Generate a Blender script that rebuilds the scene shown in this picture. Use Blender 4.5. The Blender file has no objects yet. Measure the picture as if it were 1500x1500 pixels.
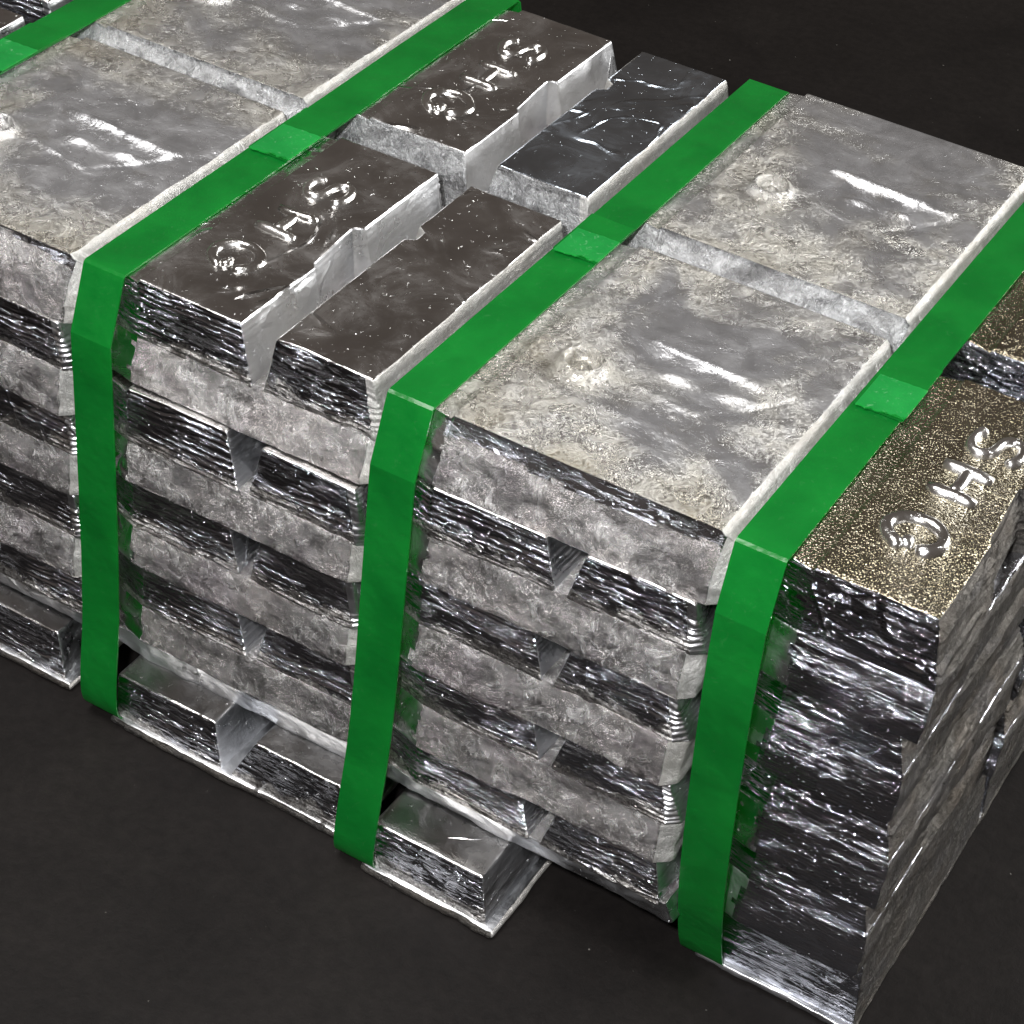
import bpy, math, random
import numpy as np
from mathutils import Matrix, Vector

# ------------------------------------------------------------------ camera, world, lamps
S = 0.25            # metres per ingot pitch
GZ = 1.62           # height of the stack's top in pitches
scene = bpy.context.scene
col = scene.collection

cam_d = bpy.data.cameras.new("camera")
cam = bpy.data.objects.new("camera", cam_d)
col.objects.link(cam)
Rw = np.array([[0.851560160248425, 0.5201432268347265, 0.06554629703820025],
               [0.3765417932269334, -0.5198312058379249, -0.7668062306660873],
               [-0.3647760565482706, 0.6776625568915887, -0.6385232083126453]])
Cw = np.array([3.414, -3.768, 3.329 + GZ]) * S
M = Matrix.Identity(4)
for i in range(3):
    M[i][0], M[i][1], M[i][2], M[i][3] = Rw[0][i], -Rw[1][i], -Rw[2][i], Cw[i]
cam.matrix_world = M
cam_d.sensor_width = 36.0
cam_d.lens = 3187.455 / 1500 * 36.0
cam_d.clip_start, cam_d.clip_end = 0.05, 200.0
scene.camera = cam

world = bpy.data.worlds.new("World")
scene.world = world
world.use_nodes = True
bg = world.node_tree.nodes["Background"]
bg.inputs[0].default_value = (0.136, 0.115, 0.101, 1)
bg.inputs[1].default_value = 0.85


def area(name, loc, target, sx, sy, power, colour):
    d = bpy.data.lights.new(name, 'AREA')
    d.shape = 'RECTANGLE'
    d.size, d.size_y = sx, sy
    d.energy, d.color = power, colour
    o = bpy.data.objects.new(name, d)
    col.objects.link(o)
    o.location = loc
    o.rotation_euler = (Vector(target) - Vector(loc)).to_track_quat('-Z', 'Y').to_euler()
    return o


CENT = (0.3, 0.15, 0.3)
area("back_lamp", (2.3, 2.4, 1.25), CENT, 1.5, 0.8, 110, (1.0, 0.99, 0.97))
area("ceiling_lamp", (-0.42, -0.32, 2.6), CENT, 1.05, 1.05, 54, (1.0, 0.98, 0.96))
area("flash_lamp", (0.72, -1.02, 1.42), CENT, 0.08, 0.08, 42, (0.98, 0.98, 1.0))

scene.view_settings.view_transform = 'Standard'
scene.view_settings.look = 'None'
scene.view_settings.exposure = 0.0
scene.view_settings.gamma = 1.0
scene.render.engine = 'CYCLES'

# ------------------------------------------------------------------ noise
def vnoise(P, seed=0):
    P = np.asarray(P, float)
    I = np.floor(P).astype(np.int64)
    F = P - I
    F = F * F * (3 - 2 * F)
    out = np.zeros(len(P))
    for dx in (0, 1):
        for dy in (0, 1):
            for dz in (0, 1):
                h = ((I[:, 0] + dx) * 374761393 + (I[:, 1] + dy) * 668265263 + (I[:, 2] + dz) * 2147483647 + seed * 974711) & 0xffffffff
                h = ((h ^ (h >> 13)) * 1274126177) & 0xffffffff
                h = (h ^ (h >> 16)) & 0xffffff
                w = (F[:, 0] if dx else 1 - F[:, 0]) * (F[:, 1] if dy else 1 - F[:, 1]) * (F[:, 2] if dz else 1 - F[:, 2])
                out += w * (h / 0xffffff)
    return out * 2 - 1


def fbm(P, seed=0, oct=4):
    P = np.asarray(P, float)
    s, a, tot = 0, 1.0, 0
    for k in range(oct):
        s = s + a * vnoise(P * (2.03 ** k) + 17.3 * k, seed + k)
        tot += a
        a *= .5
    return s / tot


# ------------------------------------------------------------------ mesh helpers
def lattice_box(us, vs, ws):
    """surface lattice of a box; returns verts (n,3) and quads"""
    nx, ny, nz = len(us), len(vs), len(ws)
    idx = {}
    P, Q = [], []

    def g(i, j, k):
        key = (i, j, k)
        if key not in idx:
            idx[key] = len(P)
            P.append((us[i], vs[j], ws[k]))
        return idx[key]
    for i in range(nx - 1):
        for j in range(ny - 1):
            Q.append((g(i, j, 0), g(i, j + 1, 0), g(i + 1, j + 1, 0), g(i + 1, j, 0)))
            Q.append((g(i, j, nz - 1), g(i + 1, j, nz - 1), g(i + 1, j + 1, nz - 1), g(i, j + 1, nz - 1)))
    for i in range(nx - 1):
        for k in range(nz - 1):
            Q.append((g(i, 0, k), g(i + 1, 0, k), g(i + 1, 0, k + 1), g(i, 0, k + 1)))
            Q.append((g(i, ny - 1, k), g(i, ny - 1, k + 1), g(i + 1, ny - 1, k + 1), g(i + 1, ny - 1, k)))
    for j in range(ny - 1):
        for k in range(nz - 1):
            Q.append((g(0, j, k), g(0, j, k + 1), g(0, j + 1, k + 1), g(0, j + 1, k)))
            Q.append((g(nx - 1, j, k), g(nx - 1, j + 1, k), g(nx - 1, j + 1, k + 1), g(nx - 1, j, k + 1)))
    return np.array(P, float), np.array(Q, int)


def axis(L, n, r):
    return np.concatenate([[0, r * .35, r], np.linspace(r, L - r, n)[1:-1], [L - r, L - r * .35, L]])


def round_box(P, dims, r):
    dims = np.array(dims)
    q = np.clip(P, r, dims - r)
    d = P - q
    n = np.linalg.norm(d, axis=1, keepdims=True)
    m = np.abs(d).max(axis=1, keepdims=True)
    return np.where(n > 1e-9, q + d / np.maximum(n, 1e-9) * m, P)


def vnormals(P, Q):
    a = P[Q[:, 2]] - P[Q[:, 0]]
    b = P[Q[:, 3]] - P[Q[:, 1]]
    f = np.cross(a, b)
    N = np.zeros_like(P)
    for k in range(4):
        np.add.at(N, Q[:, k], f)
    return N / np.maximum(np.linalg.norm(N, axis=1, keepdims=True), 1e-12)


def to_mesh(name, P, Q, mats, mat_idx=None, smooth=True):
    me = bpy.data.meshes.new(name)
    me.from_pydata((np.asarray(P) * S).tolist(), [], [tuple(map(int, q)) for q in Q])
    for m in mats:
        me.materials.append(m)
    if mat_idx is not None:
        me.polygons.foreach_set("material_index", np.asarray(mat_idx, np.int32))
    if smooth:
        me.polygons.foreach_set("use_smooth", [True] * len(me.polygons))
    me.update()
    return me


def sm(a, b, x):
    t = np.clip((x - a) / (b - a), 0, 1)
    return t * t * (3 - 2 * t)


# ------------------------------------------------------------------ materials
def new_mat(name):
    m = bpy.data.materials.new(name)
    m.use_nodes = True
    nt = m.node_tree
    return m, nt, nt.nodes["Principled BSDF"]


def nodes_of(nt):
    def N(t, **kw):
        n = nt.nodes.new(t)
        for k, v in kw.items():
            setattr(n, k, v)
        return n

    def L(a, b):
        nt.links.new(a, b)
    return N, L


def coords(nt, N, L):
    tc = N('ShaderNodeTexCoord')
    oi = N('ShaderNodeObjectInfo')
    mul = N('ShaderNodeVectorMath', operation='SCALE')
    cmb = N('ShaderNodeCombineXYZ')
    L(oi.outputs['Random'], cmb.inputs[0])
    L(oi.outputs['Random'], cmb.inputs[2])
    cmb.inputs[1].default_value = .37
    L(cmb.outputs[0], mul.inputs[0])
    mul.inputs[3].default_value = 7.0
    add = N('ShaderNodeVectorMath', operation='ADD')
    L(tc.outputs['Object'], add.inputs[0])
    L(mul.outputs[0], add.inputs[1])
    return add.outputs[0]


def noise(N, L, vec, scale, detail=4, rough=.55, dist=0.0):
    n = N('ShaderNodeTexNoise')
    n.inputs['Scale'].default_value = scale
    n.inputs['Detail'].default_value = detail
    n.inputs['Roughness'].default_value = rough
    n.inputs['Distortion'].default_value = dist
    L(vec, n.inputs['Vector'])
    return n.outputs['Fac']


def ramp(N, L, fac, stops):
    r = N('ShaderNodeValToRGB')
    e = r.color_ramp.elements
    while len(e) < len(stops):
        e.new(.5)
    for el, (p, c) in zip(e, stops):
        el.position = p
        el.color = c if len(c) == 4 else (*c, 1)
    L(fac, r.inputs[0])
    return r.outputs[0]


def g(v):
    return (v, v, v, 1)


def math_n(N, L, op, a, b):
    m = N('ShaderNodeMath', operation=op)
    for i, x in enumerate((a, b)):
        if isinstance(x, (int, float)):
            m.inputs[i].default_value = x
        else:
            L(x, m.inputs[i])
    return m.outputs[0]


def bump(N, L, h, dist, strength, prev=None):
    b = N('ShaderNodeBump')
    b.inputs['Distance'].default_value = dist
    b.inputs['Strength'].default_value = strength
    L(h, b.inputs['Height'])
    if prev is not None:
        L(prev, b.inputs['Normal'])
    return b.outputs[0]


def mixc(N, L, fac, a, b):
    m = N('ShaderNodeMix', data_type='RGBA')
    if isinstance(fac, (int, float)):
        m.inputs[0].default_value = fac
    else:
        L(fac, m.inputs[0])
    for i, x in ((6, a), (7, b)):
        if isinstance(x, tuple):
            m.inputs[i].default_value = x
        else:
            L(x, m.inputs[i])
    return m.outputs[2]


def stretched(N, L, vec, sx, sy, sz):
    m = N('ShaderNodeVectorMath', operation='MULTIPLY')
    L(vec, m.inputs[0])
    m.inputs[1].default_value = (sx, sy, sz)
    return m.outputs[0]


def mat_frosted(name, lo, hi, stain, metal, r0, r1, amp, patch=.4, tint=(.40, .33, .36, 1)):
    """rough as-cast side of a plate: frosty, fibrous crystals fading into smoother dark metal"""
    m, nt, b = new_mat(name)
    N, L = nodes_of(nt)
    v = coords(nt, N, L)
    n1 = noise(N, L, v, 70, 6, .72, .8)
    n2 = noise(N, L, stretched(N, L, v, 1, 1, .55), 240, 6, .75, 2.2)
    n3 = noise(N, L, v, 14, 3, .5, .6)
    n4 = noise(N, L, stretched(N, L, v, 1, 1, 2.2), 17, 5, .6, .8)
    mixf = math_n(N, L, 'ADD', math_n(N, L, 'MULTIPLY', n1, .45), math_n(N, L, 'MULTIPLY', n2, .55))
    c = ramp(N, L, mixf, [(.36, lo), (.47, tuple((p + q) * .40 for p, q in zip(lo, hi))), (.62, hi)])
    st = ramp(N, L, n3, [(.46, g(0)), (.64, g(1))])
    c = mixc(N, L, math_n(N, L, 'MULTIPLY', st, .4), c, stain)
    tn = ramp(N, L, noise(N, L, v, 21, 3, .5, .4), [(.55, g(0)), (.68, g(1))])
    c = mixc(N, L, math_n(N, L, 'MULTIPLY', tn, .35), c, tint)
    sm_mask = ramp(N, L, n4, [(.38, g(1)), (.52, g(0))])
    c = mixc(N, L, math_n(N, L, 'MULTIPLY', sm_mask, patch), c, (.10, .096, .095, 1))
    L(c, b.inputs['Base Color'])
    b.inputs['Metallic'].default_value = metal
    L(ramp(N, L, n1, [(.3, g(r0)), (.7, g(r1))]), b.inputs['Roughness'])
    nb = bump(N, L, n1, .0050 * amp, .75)
    nb = bump(N, L, n2, .0024 * amp, .75, nb)
    L(nb, b.inputs['Normal'])
    return m


def mat_open_face(name):
    """open top of a cast slab: dull oxide skin with cloudy stains, feathery frost, flow wrinkles and bright specks"""
    m, nt, b = new_mat(name)
    N, L = nodes_of(nt)
    v = coords(nt, N, L)
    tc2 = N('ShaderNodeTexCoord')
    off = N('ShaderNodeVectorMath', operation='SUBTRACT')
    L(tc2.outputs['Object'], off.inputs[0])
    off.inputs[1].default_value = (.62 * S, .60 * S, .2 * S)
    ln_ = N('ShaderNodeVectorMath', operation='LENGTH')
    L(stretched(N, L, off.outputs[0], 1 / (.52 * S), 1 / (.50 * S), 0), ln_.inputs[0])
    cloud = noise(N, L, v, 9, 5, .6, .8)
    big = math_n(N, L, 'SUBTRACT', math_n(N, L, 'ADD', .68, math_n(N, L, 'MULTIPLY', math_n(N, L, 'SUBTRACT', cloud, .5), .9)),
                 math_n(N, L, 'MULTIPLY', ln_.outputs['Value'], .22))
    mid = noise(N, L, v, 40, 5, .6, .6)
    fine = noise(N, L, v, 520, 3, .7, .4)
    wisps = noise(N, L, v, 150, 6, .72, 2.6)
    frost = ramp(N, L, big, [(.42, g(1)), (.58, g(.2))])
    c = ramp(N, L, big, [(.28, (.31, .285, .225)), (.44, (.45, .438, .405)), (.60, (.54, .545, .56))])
    dk = ramp(N, L, mid, [(.32, g(.8)), (.68, g(1.12))])
    mm = N('ShaderNodeMix', data_type='RGBA', blend_type='MULTIPLY')
    mm.inputs[0].default_value = 1
    L(c, mm.inputs[6])
    L(dk, mm.inputs[7])
    sp = ramp(N, L, wisps, [(.44, g(0)), (.70, g(1))])
    sp = math_n(N, L, 'MULTIPLY', sp, frost)
    c2 = mixc(N, L, math_n(N, L, 'MULTIPLY', sp, .38), mm.outputs[2], (.82, .81, .76, 1))
    st = ramp(N, L, noise(N, L, v, 13, 4, .6, 1.0), [(.6, g(0)), (.72, g(1))])
    c2 = mixc(N, L, math_n(N, L, 'MULTIPLY', st, .28), c2, (.27, .225, .15, 1))
    L(c2, b.inputs['Base Color'])
    b.inputs['Metallic'].default_value = .85
    L(ramp(N, L, mid, [(.3, g(.19)), (.7, g(.36))]), b.inputs['Roughness'])
    vd = N('ShaderNodeTexVoronoi')
    vd.inputs['Scale'].default_value = 190
    L(v, vd.inputs['Vector'])
    sel = N('ShaderNodeSeparateColor')
    L(vd.outputs['Color'], sel.inputs[0])
    specks = math_n(N, L, 'MULTIPLY', ramp(N, L, vd.outputs['Distance'], [(0, g(1)), (.22, g(0))]), ramp(N, L, sel.outputs[0], [(.5, g(0)), (.6, g(1))]))
    nb = bump(N, L, cloud, .010, .35)
    nb = bump(N, L, mid, .0030, .5, nb)
    nb = bump(N, L, sp, .0007, .8, nb)
    nb = bump(N, L, specks, .0005, .8, nb)
    nb = bump(N, L, fine, .0003, .5, nb)
    L(nb, b.inputs['Normal'])
    return m


def mat_mould_skin(name, base, r0, r1, speck, wrinkle, grain=0.0, graincol=None, dash=0.0, dsc=(7.5, 62), haze=0.0, foot=0.0):
    """bright mould-side skin: mirror like, with wrinkles and pits"""
    m, nt, b = new_mat(name)
    N, L = nodes_of(nt)
    v = coords(nt, N, L)
    big = noise(N, L, v, 16, 4, .5, .7)
    wav = noise(N, L, v, 26, 3, .5, 1.5)
    # a thin line where the noise crosses its mean: cold-shut wrinkles
    ln = math_n(N, L, 'ABSOLUTE', math_n(N, L, 'SUBTRACT', noise(N, L, v, 7.5, 2, .4, 1.1), .5), 0)
    line = ramp(N, L, ln, [(0.0, g(1)), (.018, g(0))])
    lmask = ramp(N, L, noise(N, L, v, 11, 2, .5, 0), [(.5, g(0)), (.6, g(1))])
    line = math_n(N, L, 'MULTIPLY', line, lmask)
    fine = noise(N, L, v, 420, 3, .7, .5)
    pits = ramp(N, L, noise(N, L, v, 190, 3, .75, 0), [(.66, g(0)), (.72, g(1))])
    c = ramp(N, L, big, [(.3, tuple(x * .78 for x in base)), (.7, base)])
    c = mixc(N, L, math_n(N, L, 'MULTIPLY', pits, .4), c, (.8, .8, .78, 1))
    if graincol:
        c = mixc(N, L, ramp(N, L, noise(N, L, v, 30, 4, .6, .5), [(.35, g(0)), (.62, g(1))]), c, graincol)
    L(c, b.inputs['Base Color'])
    b.inputs['Metallic'].default_value = 1.0
    ro = ramp(N, L, big, [(.3, g(r0)), (.7, g(r1))])
    if haze:
        hz = ramp(N, L, noise(N, L, v, 19, 6, .7, 1.2), [(.44, g(0)), (.64, g(1))])
        ro = mixc(N, L, math_n(N, L, 'MULTIPLY', hz, haze), ro, g(.5))
    if foot:
        tcf = N('ShaderNodeTexCoord')
        sx = N('ShaderNodeSeparateXYZ')
        L(tcf.outputs['Object'], sx.inputs[0])
        zz = math_n(N, L, 'MULTIPLY', sx.outputs[2], 1 / (foot * S))
        zz = math_n(N, L, 'ADD', zz, math_n(N, L, 'MULTIPLY', math_n(N, L, 'SUBTRACT', noise(N, L, v, 26, 6, .65, .6), .5), 4.2))
        fm_ = ramp(N, L, zz, [(.55, g(1)), (1.0, g(0))])
        fw = noise(N, L, v, 200, 6, .75, 2.0)
        c = mixc(N, L, fm_, c, ramp(N, L, fw, [(.38, (.14, .13, .125)), (.62, (.78, .76, .73))]))
        ro = mixc(N, L, fm_, ro, g(.36))
        L(c, b.inputs['Base Color'])
    L(ro, b.inputs['Roughness'])
    nb = bump(N, L, wav, .0045, .28)
    nb = bump(N, L, line, .0022, wrinkle, nb)
    nb = bump(N, L, pits, .0010, speck, nb)
    if dash:
        dn = noise(N, L, stretched(N, L, v, 1, 1, dsc[0]), dsc[1], 5, .72, .35)
        where = ramp(N, L, noise(N, L, stretched(N, L, v, 1, 1, 3), 15, 3, .55, 0), [(.42, g(.18)), (.60, g(1))])
        dr = ramp(N, L, dn, [(.50, g(0)), (.66, g(1))])
        nb = bump(N, L, math_n(N, L, 'MULTIPLY', dr, where), .0034, dash, nb)
        for sc, rad, dst in ((115, .15, .0019), (240, .2, .0012)):
            vd = N('ShaderNodeTexVoronoi')
            vd.inputs['Scale'].default_value = sc
            L(stretched(N, L, v, .75, .75, 1.3), vd.inputs['Vector'])
            dot = ramp(N, L, vd.outputs['Distance'], [(0, g(1)), (rad, g(0))])
            sel = N('ShaderNodeSeparateColor')
            L(vd.outputs['Color'], sel.inputs[0])
            keep = ramp(N, L, math_n(N, L, 'ADD', math_n(N, L, 'MULTIPLY', sel.outputs[0], .5), math_n(N, L, 'MULTIPLY', where, .4)), [(.42, g(0)), (.5, g(1))])
            nb = bump(N, L, math_n(N, L, 'MULTIPLY', dot, keep), dst, 1.0, nb)
    if grain:
        vo = N('ShaderNodeTexVoronoi')
        vo.inputs['Scale'].default_value = 520
        L(v, vo.inputs['Vector'])
        nb = bump(N, L, vo.outputs['Distance'], .0022, grain, nb)
        nb = bump(N, L, fine, .0012, grain, nb)
    else:
        nb = bump(N, L, fine, .00045, .4, nb)
    L(nb, b.inputs['Normal'])
    return m


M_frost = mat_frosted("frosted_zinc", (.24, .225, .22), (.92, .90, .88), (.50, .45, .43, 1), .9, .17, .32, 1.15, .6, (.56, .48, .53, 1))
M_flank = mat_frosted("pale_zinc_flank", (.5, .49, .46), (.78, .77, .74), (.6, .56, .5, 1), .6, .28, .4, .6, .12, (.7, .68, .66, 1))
M_blue_reflect = mat_mould_skin("blue_reflection_skin_zinc", (.50, .56, .63, 1), .10, .24, .8, 1.0, haze=.6)  # bluish reflection painted into the base colour, for the back plain lobe
M_gap = mat_frosted("marbled_end_zinc", (.22, .22, .22), (.86, .87, .87), (.5, .5, .5, 1), .72, .2, .36, .9, .75, (.6, .62, .63, 1))  # back-row ends: marbled, and pale with the row gap's light put into the colour
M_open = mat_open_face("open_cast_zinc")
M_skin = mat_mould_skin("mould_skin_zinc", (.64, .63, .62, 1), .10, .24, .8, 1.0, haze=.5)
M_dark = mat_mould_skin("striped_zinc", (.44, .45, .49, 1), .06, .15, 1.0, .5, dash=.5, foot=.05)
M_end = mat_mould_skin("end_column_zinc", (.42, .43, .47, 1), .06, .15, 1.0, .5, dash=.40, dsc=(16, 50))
M_mirror = mat_mould_skin("mirror_zinc", (.80, .81, .82, 1), .16, .34, 1.0, .9, haze=.6)
M_wall = mat_mould_skin("groove_wall_zinc", (.78, .79, .81, 1), .2, .4, 1.0, .6, haze=.8)
M_gold = mat_mould_skin("tarnished_zinc", (.47, .43, .33, 1), .14, .24, .6, .4, .44, (.38, .345, .25, 1))
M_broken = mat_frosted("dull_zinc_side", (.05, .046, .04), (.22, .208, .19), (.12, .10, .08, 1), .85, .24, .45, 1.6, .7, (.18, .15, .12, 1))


def mat_strap(name, colr, rough, whit):
    m, nt, b = new_mat(name)
    N, L = nodes_of(nt)
    v = coords(nt, N, L)
    n = noise(N, L, v, 22, 3, .5, .3)
    c = ramp(N, L, n, [(.32, (colr[0] * .55, colr[1] * .72, colr[2] * .72)), (.68, colr)])
    w = ramp(N, L, noise(N, L, v, 120, 5, .7, 2.0), [(.6, g(0)), (.75, g(1))])
    c = mixc(N, L, math_n(N, L, 'MULTIPLY', w, whit), c, (.35, .62, .4, 1))
    L(c, b.inputs['Base Color'])
    b.inputs['Roughness'].default_value = rough
    b.inputs['IOR'].default_value = 1.5
    nb = bump(N, L, noise(N, L, v, 26, 3, .55, 0), .005, .5)
    nb = bump(N, L, noise(N, L, v, 700, 2, .5, 0), .0002, .3, nb)
    L(nb, b.inputs['Normal'])
    tr = N('ShaderNodeBsdfTranslucent')
    tr.inputs[0].default_value = (colr[0] * 2, min(1, colr[1] * 3.2), colr[2] * 2.2, 1)
    mx = N('ShaderNodeMixShader')
    mx.inputs[0].default_value = .34
    L(b.outputs[0], mx.inputs[1])
    L(tr.outputs[0], mx.inputs[2])
    L(mx.outputs[0], nt.nodes['Material Output'].inputs[0])
    return m


M_strap = mat_strap("green_strap_plastic", (.0065, .178, .025), .2, .05)
M_weld = mat_strap("welded_strap_plastic", (.016, .28, .055), .3, .5)


def mat_floor():
    m, nt, b = new_mat("dark_floor")
    N, L = nodes_of(nt)
    tc = N('ShaderNodeTexCoord')
    v = tc.outputs['Object']
    n = noise(N, L, v, 5, 6, .62, .4)
    f = noise(N, L, v, 90, 5, .7, .2)
    c = ramp(N, L, n, [(.3, (.0044, .0036, .0033)), (.7, (.0098, .0082, .0074))])
    d = ramp(N, L, f, [(.3, g(.75)), (.7, g(1.25))])
    mm = N('ShaderNodeMix', data_type='RGBA', blend_type='MULTIPLY')
    mm.inputs[0].default_value = 1
    L(c, mm.inputs[6])
    L(d, mm.inputs[7])
    sp = ramp(N, L, noise(N, L, v, 150, 2, .5, 0), [(.755, g(0)), (.79, g(1))])
    c2 = mixc(N, L, math_n(N, L, 'MULTIPLY', sp, .5), mm.outputs[2], (.2, .19, .17, 1))
    L(c2, b.inputs['Base Color'])
    b.inputs['Roughness'].default_value = .58
    b.inputs['Specular IOR Level'].default_value = .14
    nb = bump(N, L, f, .0012, .4)
    L(nb, b.inputs['Normal'])
    return m


# ------------------------------------------------------------------ setting
fm = bpy.data.meshes.new("floor")
fm.from_pydata([(-30, -30, 0), (30, -30, 0), (30, 30, 0), (-30, 30, 0)], [], [(0, 1, 2, 3)])
fm.materials.append(mat_floor())
floor = bpy.data.objects.new("floor", fm)
floor["kind"] = "structure"
floor["label"] = "dark brown black workshop floor under the strapped stack"
col.objects.link(floor)


# ------------------------------------------------------------------ ingot pieces (pitch units, local)
def lobe_mesh(x0, x1, y0, y1, h, tl, tr, ty, seed, notch=None, notch_left=None, ledge=None, n=(38, 44, 46),
              stripes=9.0, mats=None, amp=1.0, ridge=1.0, wall=.22, rc=0.0):
    """tapered block: wide at z=0, narrow at z=h, its walls laid up in thin cold-lap ripples"""
    r = .010
    us, vs, ws = axis(x1 - x0, n[0], r), axis(y1 - y0, n[1], r), axis(h, n[2], r * .6)
    if rc:
        us = np.unique(np.concatenate([us, [x1 - x0 - rc - .002, x1 - x0 - rc + .002]]))
    if ledge:
        us = np.unique(np.concatenate([us, [ledge[0] - x0 - .005, ledge[0] - x0, ledge[0] - x0 + .005]]))
    P, Q = lattice_box(us, vs, ws)
    dims = (x1 - x0, y1 - y0, h)
    cen = P[Q].mean(axis=1)
    top = cen[:, 2] > h - 1e-6
    side_r = (cen[:, 0] > dims[0] - 1e-6)
    side_l = (cen[:, 0] < 1e-6)
    fx, fy, fz = P[:, 0] / dims[0], P[:, 1] / dims[1], P[:, 2] / h
    edge = np.minimum.reduce([P[:, 0], dims[0] - P[:, 0], P[:, 1], dims[1] - P[:, 1]]) < 1e-6
    R = round_box(P, dims, r * .7)
    # taper
    R[:, 0] += fz * (tl * (1 - fx) - tr * fx)
    R[:, 1] += fz * ty * (1 - 2 * fy)
    N = vnormals(R, Q)
    # ripples
    warp = fbm(np.c_[fx * 2.5, fy * 2.5, fz * 1.2 + seed], seed, 3)
    ph = stripes * (fz + .16 * warp + .05 * fbm(np.c_[fx * .4, fy * .4, fz * 7 + seed], seed + 7, 2)) + .10 * fbm(np.c_[fx * 16, fy * 16, fz * 4], seed + 5, 2)
    lap = np.sqrt(np.abs(np.sin(ph * math.pi)))
    mask = .04 + 1.1 * sm(-.12, .38, fbm(np.c_[fx * 1.6 + 5, fy * 1.6, fz * 1.7 + seed * 3.1], seed + 9, 2) + .42 * (fx - .45))
    near_top = 1 - sm(.86, .97, fz) * .8
    d = (lap - .7) * .0105 * ridge * mask * near_top
    d += .005 * amp * fbm(np.c_[R[:, 0] * 7, R[:, 1] * 7, R[:, 2] * 9 + seed], seed + 2, 3)
    d = np.where(np.abs(N[:, 0]) > .75, d * wall, d)
    horiz = np.c_[N[:, 0], N[:, 1], np.zeros(len(N))]
    R = R + horiz * (d * edge)[:, None]
    # top face: slight sag
    tp = P[:, 2] > h - 1e-6
    R[tp, 2] += .0025 * fbm(np.c_[R[tp, 0] * 6, R[tp, 1] * 6, np.full(tp.sum(), seed)], seed + 3, 3)
    if notch:
        a, b, dep = notch
        w = sm(a - .006, a + .012, R[:, 1] + y0) * (1 - sm(b - .012, b + .004, R[:, 1] + y0))
        grow = (.55 + .45 * sm(a, b, R[:, 1] + y0)) * (.62 + .6 * (1 - fz))
        R[:, 0] -= np.where(fx > .72, (fx - .72) / .28, 0) * w * grow * dep
    if notch_left:
        a, b, dep = notch_left
        w = sm(a - .004, a + .006, R[:, 1] + y0) * (1 - sm(b - .006, b + .004, R[:, 1] + y0))
        R[:, 0] += np.where(fx < .28, (.28 - fx) / .28, 0) * w * dep
    if ledge:
        lx, dz, dy = ledge
        w = 1 - sm(lx - .004, lx + .004, R[:, 0] + x0)
        R[:, 2] -= w * dz * fz
        X = R[:, 0] + x0
        R[:, 1] += np.clip(lx - X, 0, 1) * dy * (1 - 2 * fy)
    if rc:
        R[:, 1] += np.clip(R[:, 0] - (dims[0] - rc), 0, 1) * .9 * (1 - 2 * fy)
    R[:, 0] += x0
    R[:, 1] += y0
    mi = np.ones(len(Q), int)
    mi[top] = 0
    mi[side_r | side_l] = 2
    if rc:
        mi[(cen[:, 1] < 1e-6) & (cen[:, 0] > dims[0] - rc)] = 2
    return to_mesh("lobe", R, Q, mats or [M_skin, M_dark, M_wall], mi)


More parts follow.
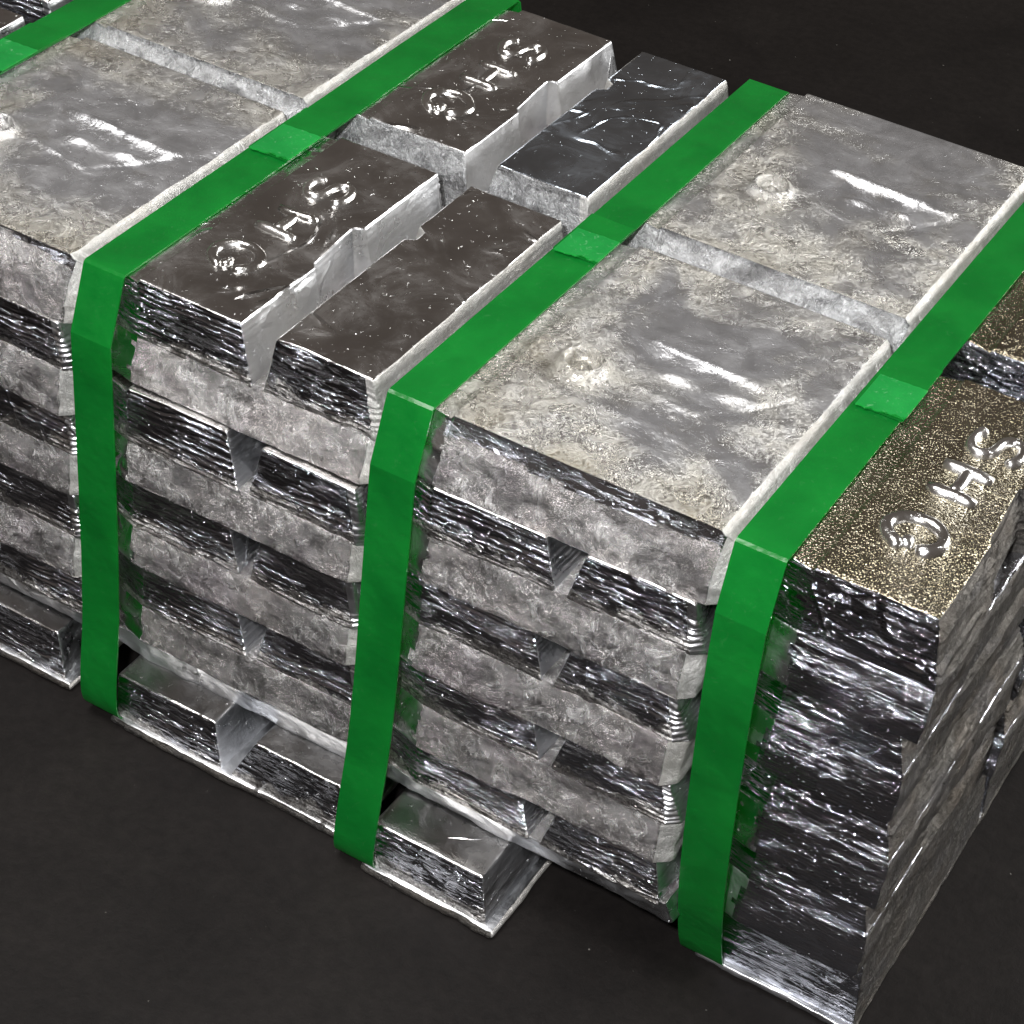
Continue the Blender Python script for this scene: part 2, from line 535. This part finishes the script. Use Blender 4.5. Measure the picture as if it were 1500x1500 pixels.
def plate_mesh(W, D, h, seed, n=(52, 46, 10), relief=False, bulge=.004, ledge=.19, ledge_dz=.0, ledge_dy=.018,
               flank=None, top_mat=None, side_mat=None, right_mat=None, amp=1.0, chamfer=0.0, taper=0.0, x0=0.0, splay=0.0, rc=0.0, rugged=1.0, rim_mat=None):
    r = .008
    us, vs, ws = axis(W, n[0], r), axis(D, n[1], r), axis(h, n[2], r * .8)
    if ledge:
        us = np.unique(np.concatenate([us, [ledge - .006, ledge - .002, ledge + .002, ledge + .006]]))
    if rc:
        us = np.unique(np.concatenate([us, [W - rc - .002, W - rc + .002]]))
    if flank:
        us = np.unique(np.concatenate([us, np.linspace(W - flank[0] - .006, W - .002, 7)]))
    P, Q = lattice_box(us, vs, ws)
    dims = (W, D, h)
    cen = P[Q].mean(axis=1)
    top = cen[:, 2] > h - 1e-6
    right = cen[:, 0] > W - 1e-6
    flank_f = top & (cen[:, 0] > W - (flank[0] if flank else -1)) if flank else np.zeros(len(Q), bool)
    fx, fy, fz = P[:, 0] / W, P[:, 1] / D, P[:, 2] / h
    tp = P[:, 2] > h - 1e-6
    R = round_box(P, dims, r)
    N = vnormals(R, Q)
    edge = np.minimum.reduce([P[:, 0], W - P[:, 0], P[:, 1], D - P[:, 1]]) < 1e-6
    horiz = np.c_[N[:, 0], N[:, 1], np.zeros(len(N))]
    d = bulge * (1 - (2 * fz - 1) ** 2) + .011 * amp * fbm(np.c_[R[:, 0] * 7 + seed, R[:, 1] * 7, R[:, 2] * 16], seed, 5)
    d += .006 * amp * fbm(np.c_[R[:, 0] * 30, R[:, 1] * 30, R[:, 2] * 30], seed + 4, 3)
    d = np.where(N[:, 0] > .7, d * rugged, d)
    if chamfer:
        d -= chamfer * sm(.55, 1.0, fz + .12 * fbm(np.c_[R[:, 0] * 5, R[:, 1] * 5, R[:, 2] * 0 + seed], seed + 6, 2))
    R = R + horiz * (d * edge)[:, None]
    if taper:
        R[:, 1] += (1 - fz) * taper * (1 - 2 * fy)
    # wavy lower and upper rims
    R[:, 2] += .008 * amp * fbm(np.c_[R[:, 0] * 4, R[:, 1] * 4, np.full(len(R), seed * 1.7)], seed + 8, 3) * (0 if relief else 1) * (~tp)
    if relief:
        rs = random.Random(seed)
        x, y = R[tp, 0] + rs.uniform(-.014, .014), R[tp, 1] + rs.uniform(-.014, .014)
        ra, rb_, rc_ = (rs.uniform(.42, .8) for _ in range(3))
        hgt = .006 * fbm(np.c_[x * 5, y * 5, np.full(len(x), seed)], seed + 1, 5)
        hgt += .0035 * fbm(np.c_[x * 18, y * 26, np.full(len(x), seed)], seed + 2, 4)
        rr = np.hypot(x - .348, (y - .385))
        rr = rr * (1 + .12 * fbm(np.c_[x * 12, y * 12, np.full(len(x), seed)], seed + 11, 2))
        hgt += (.35 + rb_) * .021 * np.exp(-((rr - .052) / .015) ** 2) + .012 * np.exp(-(rr / .018) ** 2) - .010 * np.exp(-((rr - .032) / .010) ** 2)

        def seg(ax, ay, bx, by):
            t = np.clip(((x - ax) * (bx - ax) + (y - ay) * (by - ay)) / ((bx - ax) ** 2 + (by - ay) ** 2), 0, 1)
            return np.hypot(x - ax - t * (bx - ax), y - ay - t * (by - ay)), t
        wob = .013 * fbm(np.c_[x * 14, y * 14, np.full(len(x), seed)], seed + 12, 3)
        dd, t = seg(.455, .60, .865, .582)
        dd = dd + wob
        hgt += ra * .017 * np.exp(-(dd / .013) ** 2) * (.35 + .65 * np.sin(math.pi * np.clip(t * .8 + .2, 0, 1)))
        # sunken bay below the ridge
        bay = sm(.0, .05, .585 - y) * sm(.0, .05, y - (.36 + .10 * np.abs((x - .62) / .25))) * sm(.42, .5, x) * (1 - sm(.82, .9, x))
        hgt -= .005 * bay
        for ox, oy, ang in ((.577, .490, -.12), (.735, .502, -.2)):
            ca, sa = math.cos(ang), math.sin(ang)
            px, py = (x - ox) * ca - (y - oy) * sa, (x - ox) * sa + (y - oy) * ca
            hgt += rc_ * .015 * np.exp(-((px / .052) ** 2 + (py / .019) ** 2))
        dd, t = seg(.87, .58, .70, .37)
        hgt -= .005 * np.exp(-((dd + wob) / .01) ** 2)
        dd, t = seg(.70, .37, .48, .40)
        hgt += .005 * np.exp(-((dd + wob) / .012) ** 2)
        fade = sm(0, .04, np.minimum.reduce([x - ledge, W - x, y, D - y]))
        R[tp, 2] += hgt * fade * 1.25
    else:
        R[tp, 2] += .004 * amp * fbm(np.c_[R[tp, 0] * 8, R[tp, 1] * 8, np.full(tp.sum(), seed)], seed + 1, 4)
    if flank:
        w = sm(W - flank[0], W - flank[0] + .004, R[:, 0]) * np.clip((R[:, 0] - (W - flank[0])) / flank[0], 0, 1)
        R[:, 2] -= w * flank[1] * fz
    if ledge:
        w = 1 - sm(ledge - .004, ledge + .004, R[:, 0])
        R[:, 2] -= w * ledge_dz * fz
        R[:, 1] += np.clip(ledge - R[:, 0], 0, 1) * ledge_dy * (1 - 2 * fy)
    if rc:
        R[:, 1] += np.clip(R[:, 0] - (W - rc), 0, 1) * .9 * (1 - 2 * fy)
    R[:, 1] -= splay * (1 - fz) * (1 - fy)
    R[:, 0] += x0
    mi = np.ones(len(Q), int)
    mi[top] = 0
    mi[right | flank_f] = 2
    if rc:
        mi[(cen[:, 1] < 1e-6) & (cen[:, 0] > W - rc)] = 2
    if ledge and splay and side_mat is not M_gap:
        zz = cen[:, 0] + .05 * fbm(np.c_[cen[:, 0] * 6, cen[:, 2] * 22, np.full(len(cen), seed + 2.5)], seed + 31, 3)
        mi[(cen[:, 1] < .012) & (mi == 1) & (zz < ledge - .012)] = 4
    if rim_mat:
        zz = cen[:, 2] / h + .22 * fbm(np.c_[cen[:, 0] * 4, cen[:, 1] * 4, np.full(len(cen), seed + .5)], seed + 21, 4)
        mi[(mi == 1) & (zz > .80)] = 3
    return to_mesh("zinc_ingot", R, Q, [top_mat or M_frost, side_mat or M_frost, right_mat or M_flank, rim_mat or M_dark, M_mirror], mi)


# ------------------------------------------------------------------ raised letters
def stroke_mesh(pts, w, hgt, closed=False):
    """a softly rounded raised bead along a polyline (local plane x,y)"""
    pts = [Vector((p[0], p[1])) for p in pts]
    prof = [(-1, -.35), (-.95, .1), (-.62, .8), (-.2, 1.0), (.2, 1.0), (.62, .8), (.95, .1), (1, -.35)]
    V, F = [], []
    n = len(pts)
    for i, p in enumerate(pts):
        a = pts[i - 1] if (i > 0 or closed) else p
        b = pts[(i + 1) % n] if (i < n - 1 or closed) else p
        t = (b - a).normalized()
        nrm = Vector((-t.y, t.x))
        sc = 1.0
        k = 1.0
        if not closed and (i == 0 or i == n - 1):
            sc, k = .8, .75
        for u, z in prof:
            q = p + nrm * (u * w * .5 * sc)
            V.append((q.x, q.y, z * hgt * k))
    m = len(prof)
    for i in range(n if closed else n - 1):
        j = (i + 1) % n
        for k in range(m - 1):
            F.append((i * m + k, j * m + k, j * m + k + 1, i * m + k + 1))
    if not closed:
        F.append(tuple(range(m)))
        F.append(tuple((n - 1) * m + k for k in reversed(range(m))))
    return V, F


def arc(cx, cy, rx, ry, a0, a1, n):
    return [(cx + rx * math.cos(math.radians(a0 + (a1 - a0) * i / n)), cy + ry * math.sin(math.radians(a0 + (a1 - a0) * i / n))) for i in range(n + 1)]


def subdiv(pts, k=5):
    out = []
    for a, b in zip(pts[:-1], pts[1:]):
        for i in range(k):
            t = i / k
            out.append((a[0] + (b[0] - a[0]) * t, a[1] + (b[1] - a[1]) * t))
    out.append(pts[-1])
    return out


# glyph space: gx = reading direction, gy = up, unit square centred at 0; placed with reading = -Y, up = +X
GLYPH = {
    "S": [arc(0, .24, .36, .24, 15, 200, 9)[:-1] + arc(0, .24, .36, .24, 200, 270, 4)[:-1] + arc(0, -.24, .36, .24, 90, -20, 5)[:-1] + arc(0, -.24, .36, .24, -20, -165, 8)],
    "H": [subdiv([(-.42, -.5), (-.42, .5)]), subdiv([(.42, -.5), (.42, .5)]), subdiv([(-.42, 0), (.42, 0)])],
    "G": [arc(0, 0, .52, .60, 20, 352, 28), subdiv([(.50, -.02), (.16, -.02)], 3)],
}


def letter_mesh(ch, size, w, hgt, seed):
    V, F = [], []
    for st in GLYPH[ch]:
        v, f = stroke_mesh([(y * size, -x * size) for x, y in st], w, hgt)
        F += [tuple(i + len(V) for i in q) for q in f]
        V += v
    P = np.array(V)
    P[:, 2] += .0035 * fbm(np.c_[P[:, 0] * 28, P[:, 1] * 28, np.full(len(P), seed)], seed, 3)
    P[:, :2] += .005 * np.c_[fbm(np.c_[P[:, 0] * 20, P[:, 1] * 20, np.full(len(P), seed + 3)], seed + 1, 2),
                             fbm(np.c_[P[:, 0] * 20, P[:, 1] * 20, np.full(len(P), seed + 8)], seed + 2, 2)]
    return to_mesh("letter", P, F, [M_letter])


M_letter = mat_mould_skin("letter_zinc", (.72, .71, .69, 1), .16, .3, .6, .3)


# ------------------------------------------------------------------ object helpers
def link(name, me, loc=(0, 0, 0), parent=None, rz=0.0):
    o = bpy.data.objects.new(name, me)
    col.objects.link(o)
    o.location = [c * S for c in loc]
    o.rotation_euler = (0, 0, rz)
    if parent:
        o.parent = parent
    return o


def tag(o, label, cat="ingot", group=None):
    o["label"] = label
    o["category"] = cat
    if group:
        o["group"] = group


def copy_ingot(src, loc, label, group, rz=0.0):
    o = src.copy()
    col.objects.link(o)
    o.location = [c * S for c in loc]
    o.rotation_euler = (0, 0, rz)
    tag(o, label, "ingot", group)
    for ch in src.children:
        c = ch.copy()
        col.objects.link(c)
        c.parent = o
    return o


def at(z):
    return z + GZ


D = .96          # depth of an ingot
rnd = random.Random(4)


def two_lobe_ingot(loc, hl, hp, seed, label, group=None, letters=False, plate_front=.0, mats=None, ripples=1.0, nplate=(52, 46, 10),
                   ny=44, wall=.22, splay=.022, ledge_dz=.012, ch=.28, ty=.004, mats2=None):
    """inverted ingot: rough plate below, two tapered lobes above with a groove between"""
    W = .985
    p = link("zinc_ingot", plate_mesh(W, D, hp, seed, n=nplate, ledge=.19, ledge_dy=ch, splay=splay, rc=.04), loc)
    tag(p, label, "ingot", group)
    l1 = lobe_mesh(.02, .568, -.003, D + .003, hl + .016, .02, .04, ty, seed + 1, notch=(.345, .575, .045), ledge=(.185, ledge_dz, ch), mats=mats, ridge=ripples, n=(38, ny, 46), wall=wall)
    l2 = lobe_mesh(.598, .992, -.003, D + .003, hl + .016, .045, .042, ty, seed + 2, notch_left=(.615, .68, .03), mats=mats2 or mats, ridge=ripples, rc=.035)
    for me in (l1, l2):
        link("lobe", me, (0, 0, hp - .012), p)
    if letters:
        zt = hp + hl - .001
        for glyph, x, y, sz in (("S", .335, .680, .155), ("H", .338, .470, .145), ("G", .328, .250, .132)):
            link("letter", letter_mesh(glyph, sz * .9, .031 if glyph == "S" else .040, .019, seed + ord(glyph)), (x, y, zt), p)
    return p


# ------------------------------------------------------------------ the stack
TOPG = "ingots in the top layer of the stack"
WALLG = "ingots in the front wall of the stack"
HIDG = "ingots buried inside the stack"
BASEG = "ingots standing on the floor under the stack"
ORD = ["topmost", "second from the top", "third from the top", "fourth from the top", "fifth from the top"]

Y2 = 1.075     # front of the back row

# --- column between the second and third strap from the left edge (lettered ingots on top)
hp, hl = .135, .18
two_lobe_ingot((0, 0, at(-.315)), hl, hp, 11, "lettered silver ingot at the front edge between two straps, SHG reading towards the floor", TOPG, True, ripples=1.2, splay=.05, ch=.2, ny=110, wall=.08, mats2=[M_skin, M_dark, M_flank])
two_lobe_ingot((0, Y2, at(-.315)), hl, hp, 31, "lettered silver ingot at the back edge, highest SHG lettering in the photo", TOPG, True, splay=.05, ch=.2, mats=[M_skin, M_gap, M_wall], ripples=.15, ty=.035, ny=110, wall=.08, mats2=[M_blue_reflect, M_gap, M_flank])
lowA = two_lobe_ingot((0, -.07, at(-.635)), hl - .01, hp + .008, 41, "frosted ingot second from the top below the front lettered ingot", WALLG, ripples=1.3)
lowA2 = two_lobe_ingot((-.006, -.065, at(-.952)), hl - .01, hp + .008, 57, "frosted ingot third from the top below the front lettered ingot", WALLG, ripples=1.5)
copy_ingot(lowA, (.008, -.058, at(-1.268)), "frosted ingot fourth from the top below the front lettered ingot", WALLG, .004)

# --- flat slabs turned open face up
slab_z = .195


def slab(loc, seed, label, back=False, group=TOPG, n=(150, 130, 20)):
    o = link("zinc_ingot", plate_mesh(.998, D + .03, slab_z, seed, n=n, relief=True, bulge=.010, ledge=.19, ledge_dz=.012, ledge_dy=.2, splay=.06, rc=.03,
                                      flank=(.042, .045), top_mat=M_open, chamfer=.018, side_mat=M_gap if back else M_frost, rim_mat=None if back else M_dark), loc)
    tag(o, label, "ingot", group)
    return o


slab((1, 0, at(-slab_z)), 71, "flat grey open faced ingot in front between the two right straps")
slab((1, Y2 + .03, at(-slab_z)), 72, "flat grey open faced ingot at the back right beside the last strap", True)
slab((-1, -.01, at(-slab_z)), 73, "flat grey open faced ingot at the left edge in front of its twin")
slab((-1, Y2, at(-slab_z)), 74, "flat grey open faced ingot at the top left behind another flat one", True)

# walls below the flat slabs
hp2, hl2 = .16, .148
for ci, (cx, nm) in enumerate(((1, "wall below the flat front slab"), (-1, "wall at the left photo edge"))):
    for k in range(3):
        z = -slab_z - (k + 1) * .312 + .004
        lab = f"frosted ingot {ORD[k + 1]} in the {nm}"
        if ci == 0:
            o = two_lobe_ingot((cx + (.0, -.008, .006)[k], (-.07, -.075, -.065)[k], at(z)), hl2, hp2, 90 + 7 * k, lab, WALLG, ripples=(1.6, 1.2, 1.3)[k])
            if k == 0:
                b0 = o
            elif k == 1:
                b1 = o
            else:
                b2 = o
        else:
            copy_ingot((b1, b2, b0)[k], (cx + .004, (-.075, -.06, -.07)[k], at(z)), lab, WALLG)

# lowest course: lip and smooth tapered flank, resting on the base ingots
thin = .15


def lip_ingot(loc, seed, label, hl, hp, lobes=True):
    W = 1.005
    me = plate_mesh(W, D, hp, seed, n=(60, 40, 10), ledge=.19, ledge_dy=.08, bulge=.0, taper=.06, side_mat=M_wall, amp=1.0, right_mat=M_wall)
    p = link("zinc_ingot", me, loc)
    tag(p, label, "ingot", WALLG)
    if lobes:
        l1 = lobe_mesh(.02, .568, -.003, D + .003, hl + .016, .02, .04, .004, seed + 1, notch=(.345, .575, .045), ledge=(.185, .01, .25), ridge=1.5)
        l2 = lobe_mesh(.598, .985, -.003, D + .003, hl + .016, .045, .03, .004, seed + 2)
        link("lobe", l1, (0, 0, hp - .012), p)
        link("lobe", l2, (0, 0, hp - .012), p)
    return p


zb = -slab_z - 3 * .312 + .004
lipB = lip_ingot((1, -.07, at(zb - .148 - .135)), 140, "lowest ingot of the wall between the two right straps, its lip overhanging the floor", .148, .135)
lip_ingot((0, -.068, at(-1.42)), 150, "smooth lipped ingot lowest in the wall below the front lettered ingot", 0, .15, lobes=False)
copy_ingot(lipB, (-1, -.07, at(zb - .148 - .135)), "smooth lipped ingot lowest in the wall at the far left edge", WALLG)


# --- base ingots standing on the floor
def base_ingot(loc, parts, W, depth, h, seed, label):
    rim = .028
    me = plate_mesh(W, depth, rim, seed, n=(44, 40, 5), ledge=0, bulge=.006, amp=.9, side_mat=M_broken, top_mat=M_wall)
    p = link("zinc_ingot", me, loc)
    tag(p, label, "ingot", BASEG)
    for i, (a, b, tl, tr) in enumerate(parts):
        link("lobe", lobe_mesh(a, b, .014, depth - .014, h - rim + .01, tl, tr, .012, seed + 3 + i, ridge=.8, stripes=5), (0, 0, rim - .01), p)
    return p


base_ingot((.10, -.135, 0), ((.006, .42, .012, .03), (.45, .87, .09, .02)), .885, 1.0, .2, 160, "dark two lobed base ingot on the floor below the front lettered ingot")
base_ingot((1.085, -.19, 0), ((.01, .425, .012, .03),), .45, 1.0, .2, 170, "dark single base ingot jutting out on the floor beside the middle strap")
base_ingot((-.94, -.105, 0), ((.02, .39, .015, .03), (.42, .82, .05, .03)), .845, 1.0, .2, 180, "dark base ingot on the floor at the left edge of the photo")


# --- right end column: single lobed ingots
def end_ingot(loc, hl, hp, seed, label, group, letters=False, gold=False, W=.53, ch=.25):
    p = link("zinc_ingot", plate_mesh(W - .006, D, hp, seed, n=(36, 60, 10), ledge=.17, ledge_dy=ch, bulge=.002, amp=.5, splay=.03, rugged=2.6,
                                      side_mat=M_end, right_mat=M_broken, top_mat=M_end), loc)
    tag(p, label, "ingot", group)
    lm = lobe_mesh(.0, W - .006, .002, D - .002, hl + .012, .02, .06 if not letters else .035, .040 if not letters else .012, seed + 1, notch=(.35, .6, .04) if letters else None, ledge=(.17, .01, ch), n=(36, 56, 24),
                   mats=[M_gold if gold else M_skin, M_end, M_broken], ridge=2.9, wall=1.5, stripes=11.0)
    link("lobe", lm, (0, 0, hp - .012), p)
    if letters:
        zt = hp + hl - .001
        for glyph, x, y, sz in (("S", .358, .700, .155), ("H", .335, .510, .145), ("G", .318, .262, .132)):
            link("letter", letter_mesh(glyph, sz * .9, .033 if glyph == "S" else .042, .021, seed + ord(glyph)), (x, y, zt), p)
    return p


XR = 2.03
end_ingot((XR, 0, at(-.36)), .2, .16, 200, "gold speckled lettered ingot at the front right corner, on top of the end column", TOPG, True, True, ch=.2)
end_ingot((XR + .01, Y2 + .02, at(-.36)), .2, .16, 210, "lettered ingot at the right edge behind the gold speckled corner ingot", TOPG, True, True)
e1 = end_ingot((XR - .026, .02, at(-.68)), .165, .155, 220, "dark striped ingot second from the top in the right corner column", WALLG)
e2 = end_ingot((XR - .006, .03, at(-1.0)), .165, .155, 230, "dark striped ingot third from the top in the right corner column", WALLG)
e3 = copy_ingot(e1, (XR - .020, .055, at(-1.32)), "dark striped ingot fourth from the top in the right corner column", WALLG)
for k, (src, z) in enumerate(((e2, -.68), (e1, -1.0), (e2, -1.32))):
    copy_ingot(src, (XR + .012, .975, at(z)), f"dull ingot {ORD[k + 1]} in the back half of the right end face", WALLG)
for y, lab in ((.09, "dark striped base ingot on the floor under the right front corner"), (1.06, "dull base ingot on the floor at the back of the right end face")):
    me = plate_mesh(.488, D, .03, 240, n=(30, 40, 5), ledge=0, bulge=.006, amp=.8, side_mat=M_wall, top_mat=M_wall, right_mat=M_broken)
    p = link("zinc_ingot", me, (2.06, y, 0))
    tag(p, lab, "ingot", BASEG)
    link("lobe", lobe_mesh(.01, .49, .012, D - .012, .285, .01, .02, .012, 243, n=(30, 40, 24), mats=[M_skin, M_end, M_broken], ridge=1.0, wall=.9), (0, 0, .02), p)

# --- left-most column, seen only at the top left corner
yA = two_lobe_ingot((-2, -.0, at(-.315)), hl, hp, 260, "bright cornered ingot peeping in at the top left beyond the leftmost strap", TOPG)
copy_ingot(yA, (-2, Y2, at(-.315)), "dark ingot end in the extreme top left corner beyond the leftmost strap", TOPG)

# --- courses inside the stack that carry the ones above
for cx in (-2, -1, 0, 1):
    for row in (0, 1):
        if row == 0 and cx != -2:
            continue
        zs = [(-.635, lowA), (-.952, lowA2), (-1.268, lowA)] if cx in (0, -2) else [(-slab_z - (k + 1) * .312 + .004, (b0, b1, b2)[k]) for k in range(3)]
        for z, src in zs:
            copy_ingot(src, (cx, Y2 if row else -.06, at(z)), "silver ingot buried inside the stack behind the front wall", HIDG)
        if cx in (1, -1):
            copy_ingot(lipB, (cx, Y2, at(zb - .148 - .135)), "silver ingot buried inside the stack behind the front wall", HIDG)


# ------------------------------------------------------------------ straps
def band_mesh(name, path, w, th, mat, xjit=None, ends=None, across=6):
    """flat band swept along a (y, z) path; x runs across the band"""
    P, F = [], []
    n = len(path)
    pts = [Vector((0, p[0], p[1])) for p in path]
    for i in range(n):
        t = (pts[min(i + 1, n - 1)] - pts[max(i - 1, 0)]).normalized()
        nrm = Vector((0, -t.z, t.y))
        if nrm.length < 1e-6:
            nrm = Vector((0, 0, 1))
        ox = xjit(i / (n - 1)) if xjit else 0
        for j in range(across + 1):
            u = j / across
            q = pts[i].copy()
            if ends and i in ends:
                q += t * ends[i][j]
            q.x = ox + u * w
            P.append(q - nrm * (th / 2))
            P.append(q + nrm * (th / 2))
    m = 2 * (across + 1)
    for i in range(n - 1):
        for j in range(across):
            a, b = i * m + 2 * j, (i + 1) * m + 2 * j
            F.append((a, b, b + 2, a + 2))
            F.append((a + 1, a + 3, b + 3, b + 1))
        F.append((i * m, i * m + 1, (i + 1) * m + 1, (i + 1) * m))
        e = 2 * across
        F.append((i * m + e, (i + 1) * m + e, (i + 1) * m + e + 1, i * m + e + 1))
    for i in (0, n - 1):
        f = [(i * m + 2 * j, i * m + 2 * j + 2, i * m + 2 * j + 3, i * m + 2 * j + 1) for j in range(across)]
        F += f
    return to_mesh(name, np.array([tuple(p) for p in P]), F, [mat], smooth=False)


def dense(path, step=.05):
    out = [path[0]]
    for a, b in zip(path[:-1], path[1:]):
        L = math.hypot(b[0] - a[0], b[1] - a[1])
        k = max(1, int(L / step))
        for i in range(1, k + 1):
            t = i / k
            out.append((a[0] + (b[0] - a[0]) * t, a[1] + (b[1] - a[1]) * t))
    return out


def strap(x, w, front, xb, seal_y, label, seed, sag=0.0):
    """front: list of (y,z) from the top edge down; xb: sideways drift at the foot"""
    top = at(-.004)
    back = [(2.14, at(-1.55)), (2.14, at(-.25)), (2.075, top - .012), (2.06, top)]
    path = back + [(1.55, top + .002), (1.03, top - sag), (.5, top + .001), (.003, top), (-.003, top - .004)] + [(y, at(z)) for y, z in front]
    kink = 9
    tail = path[kink:]
    for _ in range(3):
        sm_ = [tail[0]]
        for a, b in zip(tail[:-1], tail[1:]):
            sm_ += [(a[0] * .75 + b[0] * .25, a[1] * .75 + b[1] * .25), (a[0] * .25 + b[0] * .75, a[1] * .25 + b[1] * .75)]
        tail = sm_ + [tail[-1]]
    path = dense(path[:kink] + tail)
    o = link("strap", band_mesh("strap", path, w, .006, M_strap, xjit=lambda t: xb * sm(.62, 1.0, t) + .003 * math.sin(9 * t + seed)), (x, 0, 0))
    tag(o, label, "strap", "green straps round the stack")
    r = random.Random(seed)
    # welded overlap: a second layer whose frayed end lies on the lower one
    y0, y1 = seal_y
    m1 = dense([(y1, top + .0085), (y0, top + .0085)], .012)
    jag = [r.uniform(-.006, .008) - .002 * _ for _ in range(11)]
    link("strap_overlap", band_mesh("strap_overlap", m1, w, .005, M_strap, across=10), (.004, 0, 0), o)
    ym = y0 + (y1 - y0) * .56
    m2 = dense([(ym, top + .013), (y0 - .01, top + .0125)], .01)
    k = len(m2) - 1
    link("weld_joint", band_mesh("weld_joint", m2, w * .97, .004, M_weld, across=10, ends={k: jag, 0: [v * .3 for v in jag]}), (.012, 0, 0), o)
    return o


WS = .138
strap(0, WS, [(-.075, -.20), (-.085, -.6), (-.11, -1.2), (-.15, -1.45), (-.15, -1.57), (-.10, -1.613), (-.06, -1.613)], .004, (.74, 1.03), "green strap second from the left, crossing beside the front lettered ingot", 3)
strap(1, WS, [(-.072, -.20), (-.09, -.5), (-.125, -1.1), (-.185, -1.42), (-.2, -1.57), (-.16, -1.613), (-.12, -1.613)], -.015, (.82, 1.04), "green middle strap running down left of the flat front ingot", 5)
strap(2, WS, [(-.055, -.20), (-.062, -.42), (-.035, -.9), (-.005, -1.25), (.05, -1.5), (.085, -1.6), (.11, -1.613), (.14, -1.613)], .012, (.66, .93), "green strap nearest the right corner beside the gold speckled ingot", 7)
strap(-1, WS, [(-.075, -.20), (-.085, -.6), (-.11, -1.2), (-.13, -1.57), (-.09, -1.613), (-.05, -1.613)], .0, (.62, .93), "green strap at the top left corner of the photo", 9)
